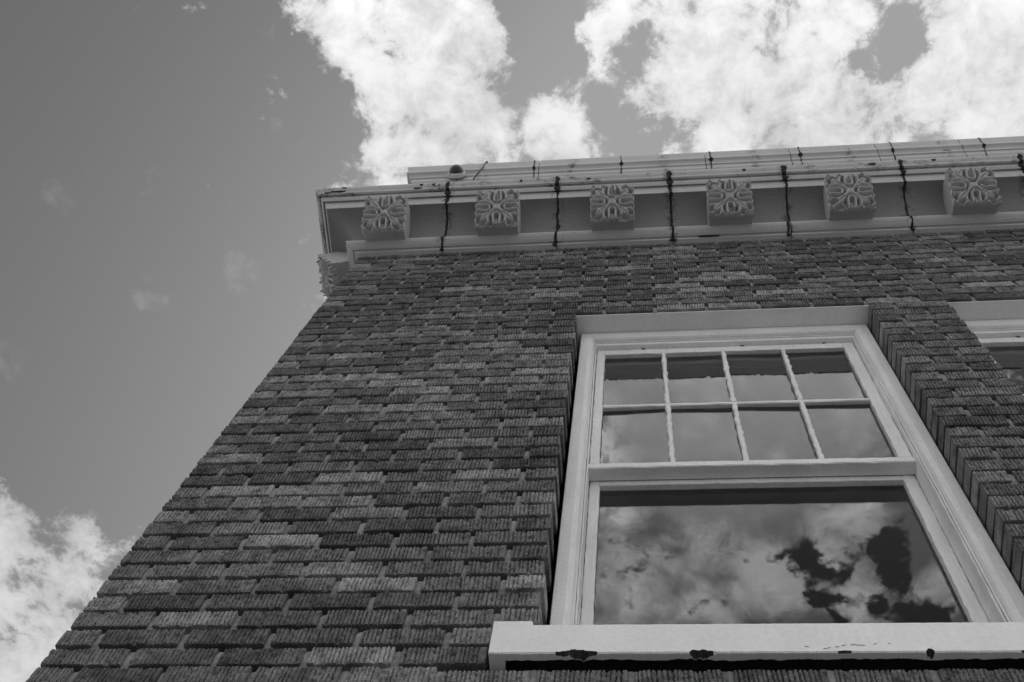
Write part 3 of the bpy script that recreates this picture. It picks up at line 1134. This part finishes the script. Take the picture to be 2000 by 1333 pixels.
mb = bmesh.new()
vs = [mb.verts.new(v) for v in box_v(-HWM + 0.003, HWM - 0.003, -HS + 0.003, HS - 0.003, -0.115, -0.001)]
for f in BOXF:
    mb.faces.new([vs[i] for i in f])
bmesh.ops.bevel(mb, geom=list(mb.edges), offset=0.002, segments=1, affect='EDGES')
mod_me = bpy.data.meshes.new('modillion')
mb.to_mesh(mod_me)
mod_me.materials.append(M_CORN)
HFACE = 0.050
S0 = 0.098
centre = MO + DS * S0 + DN * HFACE
rotF = Matrix(((1, 0, 0), (0, DS.y, DN.y), (0, DS.z, DN.z))).to_4x4()
MODX = [0.1225 + 0.5182 * i for i in range(9)]
FLIP = Matrix(((0, 1, 0, 0), (1, 0, 0, 0), (0, 0, 1, 0), (0, 0, 0, 1)))   # mirror over the corner diagonal


PLACED = []


def place_mod(mw):
    o = bpy.data.objects.new('modillion', mod_me)
    link(o)
    o.parent = building
    o.matrix_parent_inverse = Matrix.Translation((0, 0, -GZ))
    o.matrix_basis = mw
    r = bpy.data.objects.new('rosette', ROS[len(PLACED) % len(ROS)])
    PLACED.append(o)
    link(r, o)
    return o


for i, x in enumerate(MODX):
    place_mod(Matrix.Translation(Vector((x, centre.y, centre.z))) @ rotF)
sideR = Matrix(((0, DS.y, DN.y), (-1, 0, 0), (0, DS.z, DN.z))).to_4x4()
for i in range(4):
    place_mod(Matrix.Translation(Vector((centre.y, 0.1225 + 0.5182 * i, centre.z))) @ sideR)

# ------------------------------------------------------------------ parapet and its coping
part(boxes('parapet', [(-0.004, XE, -0.002, 0.24, 3.42, 4.74), (-0.004, 0.24, 0.242, 6.0, 3.42, 4.74)], M_CORN))
CP = [(0.004, 4.560), (-0.010, 4.562), (-0.020, 4.575), (-0.024, 4.600), (-0.026, 4.615), (-0.034, 4.617), (-0.036, 4.640), (-0.040, 4.645), (-0.040, 4.655), (-0.047, 4.660),
      (-0.056, 4.664), (-0.058, 4.672), (-0.058, 4.700), (-0.054, 4.706), (-0.057, 4.720), (-0.0665, 4.765), (-0.067, 4.785), (-0.060, 4.790), (0.26, 4.800)]
CS = [0.245, 0.716, 1.188, 1.662, 2.134, 2.609, 3.066, 3.54, 4.01, 4.48, XE]
cps = [sweep('coping_section', CP, None, CS[0], M_CORN, left=6.0)]
for i in range(len(CS) - 1):
    cps.append(sweep('coping_section', CP, CS[i], CS[i + 1], M_CORN, nseg=2))
for i, x in enumerate(CS[1:8]):
    sealant(cps[i + 1], CP[1:-1], x, 130 + i, 0.0012, 0.0050, blots=((4.66, 0.008, 0.008), (4.785, 0.004, 0.006)), slant=0.04 * (x - 1.2))

# dabs of roofing tar and lost paint on the drip edge
for (x, z, w, h, y, sd) in ((-0.135, 3.388, 0.035, 0.010, -0.2430, 1), (-0.185, 3.379, 0.02, 0.004, -0.2400, 2), (-0.11, 3.407, 0.012, 0.006, -0.2540, 3),
                            (0.245, 3.384, 0.022, 0.007, -0.2410, 4), (0.262, 3.402, 0.008, 0.008, -0.2525, 5), (0.32, 3.400, 0.006, 0.006, -0.252, 6), (0.735, 3.398, 0.006, 0.010, -0.2505, 7),
                            (1.05, 3.390, 0.010, 0.004, -0.246, 8), (1.76, 3.398, 0.007, 0.010, -0.2505, 9), (2.33, 3.395, 0.015, 0.007, -0.2490, 10), (2.60, 3.402, 0.010, 0.008, -0.2525, 11),
                            (1.58, 3.095, 0.045, 0.0035, -0.0262, 12)):
    o = blob_patch('tar_patch', x, z, w, h, y, M_TAR, None, sd)
    part(o)

# hairline crack
rr = random.Random(3)
V, F = [], []
xx, zz = 1.565, 0.026
k = 0
while xx < 1.735:
    wd = rr.uniform(0.0001, 0.0004)
    V += [(xx, -0.0246, zz - wd), (xx, -0.0246, zz + wd), (xx, -0.0225, zz + wd), (xx, -0.0225, zz - wd)]
    xx += rr.uniform(0.004, 0.010)
    zz += rr.uniform(-0.0045, 0.0042)
    zz = min(max(zz, 0.017), 0.036)
    k += 1
for i in range(k - 1):
    q = i * 4
    if rr.random() < 0.45:
        continue
    F.append((q, q + 4, q + 5, q + 1))
    F.append((q + 1, q + 5, q + 6, q + 2))
mesh_obj('paint_crack', V, F, M_STAIN, w0)
# rough mortar squeezed out under the sill
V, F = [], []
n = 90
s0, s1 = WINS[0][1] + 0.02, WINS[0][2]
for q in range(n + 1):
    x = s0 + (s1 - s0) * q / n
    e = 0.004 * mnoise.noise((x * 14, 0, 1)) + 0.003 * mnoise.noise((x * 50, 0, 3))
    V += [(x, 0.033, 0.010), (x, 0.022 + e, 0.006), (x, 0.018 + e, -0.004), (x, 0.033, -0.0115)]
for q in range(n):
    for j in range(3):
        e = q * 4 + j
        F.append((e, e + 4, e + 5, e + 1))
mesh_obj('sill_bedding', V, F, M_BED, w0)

# ------------------------------------------------------------------ body of the building behind the facade
part(boxes('roof', [(0.25, XE, 0.25, 6.0, 3.2, 3.3)], M_ROOF))
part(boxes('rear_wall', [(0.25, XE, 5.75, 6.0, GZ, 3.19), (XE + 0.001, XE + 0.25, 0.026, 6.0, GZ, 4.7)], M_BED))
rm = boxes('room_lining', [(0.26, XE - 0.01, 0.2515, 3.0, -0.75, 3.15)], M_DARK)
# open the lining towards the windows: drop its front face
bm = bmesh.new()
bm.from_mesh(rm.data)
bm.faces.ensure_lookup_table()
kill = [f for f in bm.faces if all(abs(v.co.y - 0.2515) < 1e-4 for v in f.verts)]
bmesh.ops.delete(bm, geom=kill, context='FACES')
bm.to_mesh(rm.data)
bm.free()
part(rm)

# ------------------------------------------------------------------ dome camera on the parapet
def lathe(prof, n=28):
    """turn (radius, height) about the local z axis"""
    V, F = [], []
    for (r, h) in prof:
        for i in range(n):
            a = 2 * math.pi * i / n
            V.append((r * math.cos(a), r * math.sin(a), h))
    for j in range(len(prof) - 1):
        for i in range(n):
            k = (i + 1) % n
            F.append((j * n + i, j * n + k, (j + 1) * n + k, (j + 1) * n + i))
    F.append(tuple(range(n - 1, -1, -1)))
    F.append(tuple((len(prof) - 1) * n + i for i in range(n)))
    return V, F


dome = empty('dome_camera', (0.2455, -0.036, 4.602))
dome['label'] = 'white dome camera with dark bubble, on the parapet above the cornice'
dome['category'] = 'security camera'
dome.rotation_euler = (math.radians(90 + 4), 0, 0)
R0 = 0.052
V, F = lathe([(R0 * 0.93, 0.0), (R0, 0.006), (R0, 0.016), (R0 * 0.97, 0.022), (R0 * 0.90, 0.027), (R0 * 0.83, 0.028), (R0 * 0.81, 0.024)])
mesh_obj('housing', V, F, M_CAMW, dome, True)
V, F = lathe([(R0 * 0.80 * math.cos(t), 0.024 + R0 * 0.86 * math.sin(t)) for t in np.linspace(0, math.pi / 2 - 0.05, 10)])
mesh_obj('bubble', V, F, M_DOME, dome, True)
for i in range(4):
    a = math.radians(45 + 90 * i)
    V, F = lathe([(0.003, 0.018), (0.003, 0.027), (0.002, 0.0275)], 8)
    mesh_obj('screw', [(x + R0 * 0.92 * math.cos(a), y + R0 * 0.92 * math.sin(a), z) for x, y, z in V], F, M_RUST, dome)

# ------------------------------------------------------------------ bent wire beside it
pts = [Vector(p) for p in ((0.346, -0.020, 4.553), (0.362, -0.046, 4.520), (0.394, -0.08, 4.4535), (0.420, -0.112, 4.404), (0.440, -0.14, 4.365), (0.458, -0.164, 4.310), (0.468, -0.174, 4.286), (0.470, -0.170, 4.270))]
V, F = [], []
n = 8
for i, p in enumerate(pts):
    t = (pts[min(i + 1, len(pts) - 1)] - pts[max(i - 1, 0)]).normalized()
    a = t.cross(Vector((1, 0.2, 0))).normalized()
    b2 = t.cross(a)
    r = 0.0034 if i < 6 else 0.0042
    for j in range(n):
        th = 2 * math.pi * j / n
        V.append(p + a * (r * math.cos(th)) + b2 * (r * math.sin(th)))
for i in range(len(pts) - 1):
    for j in range(n):
        k = (j + 1) % n
        F.append((i * n + j, i * n + k, (i + 1) * n + k, (i + 1) * n + j))
F.append(tuple(range(n)))
F.append(tuple((len(pts) - 1) * n + j for j in range(n - 1, -1, -1)))
o = mesh_obj('bent_wire', V, F, M_RUST, None, True)
o['label'] = 'thin dark bent wire sticking out beside the dome camera'
o['category'] = 'wire'
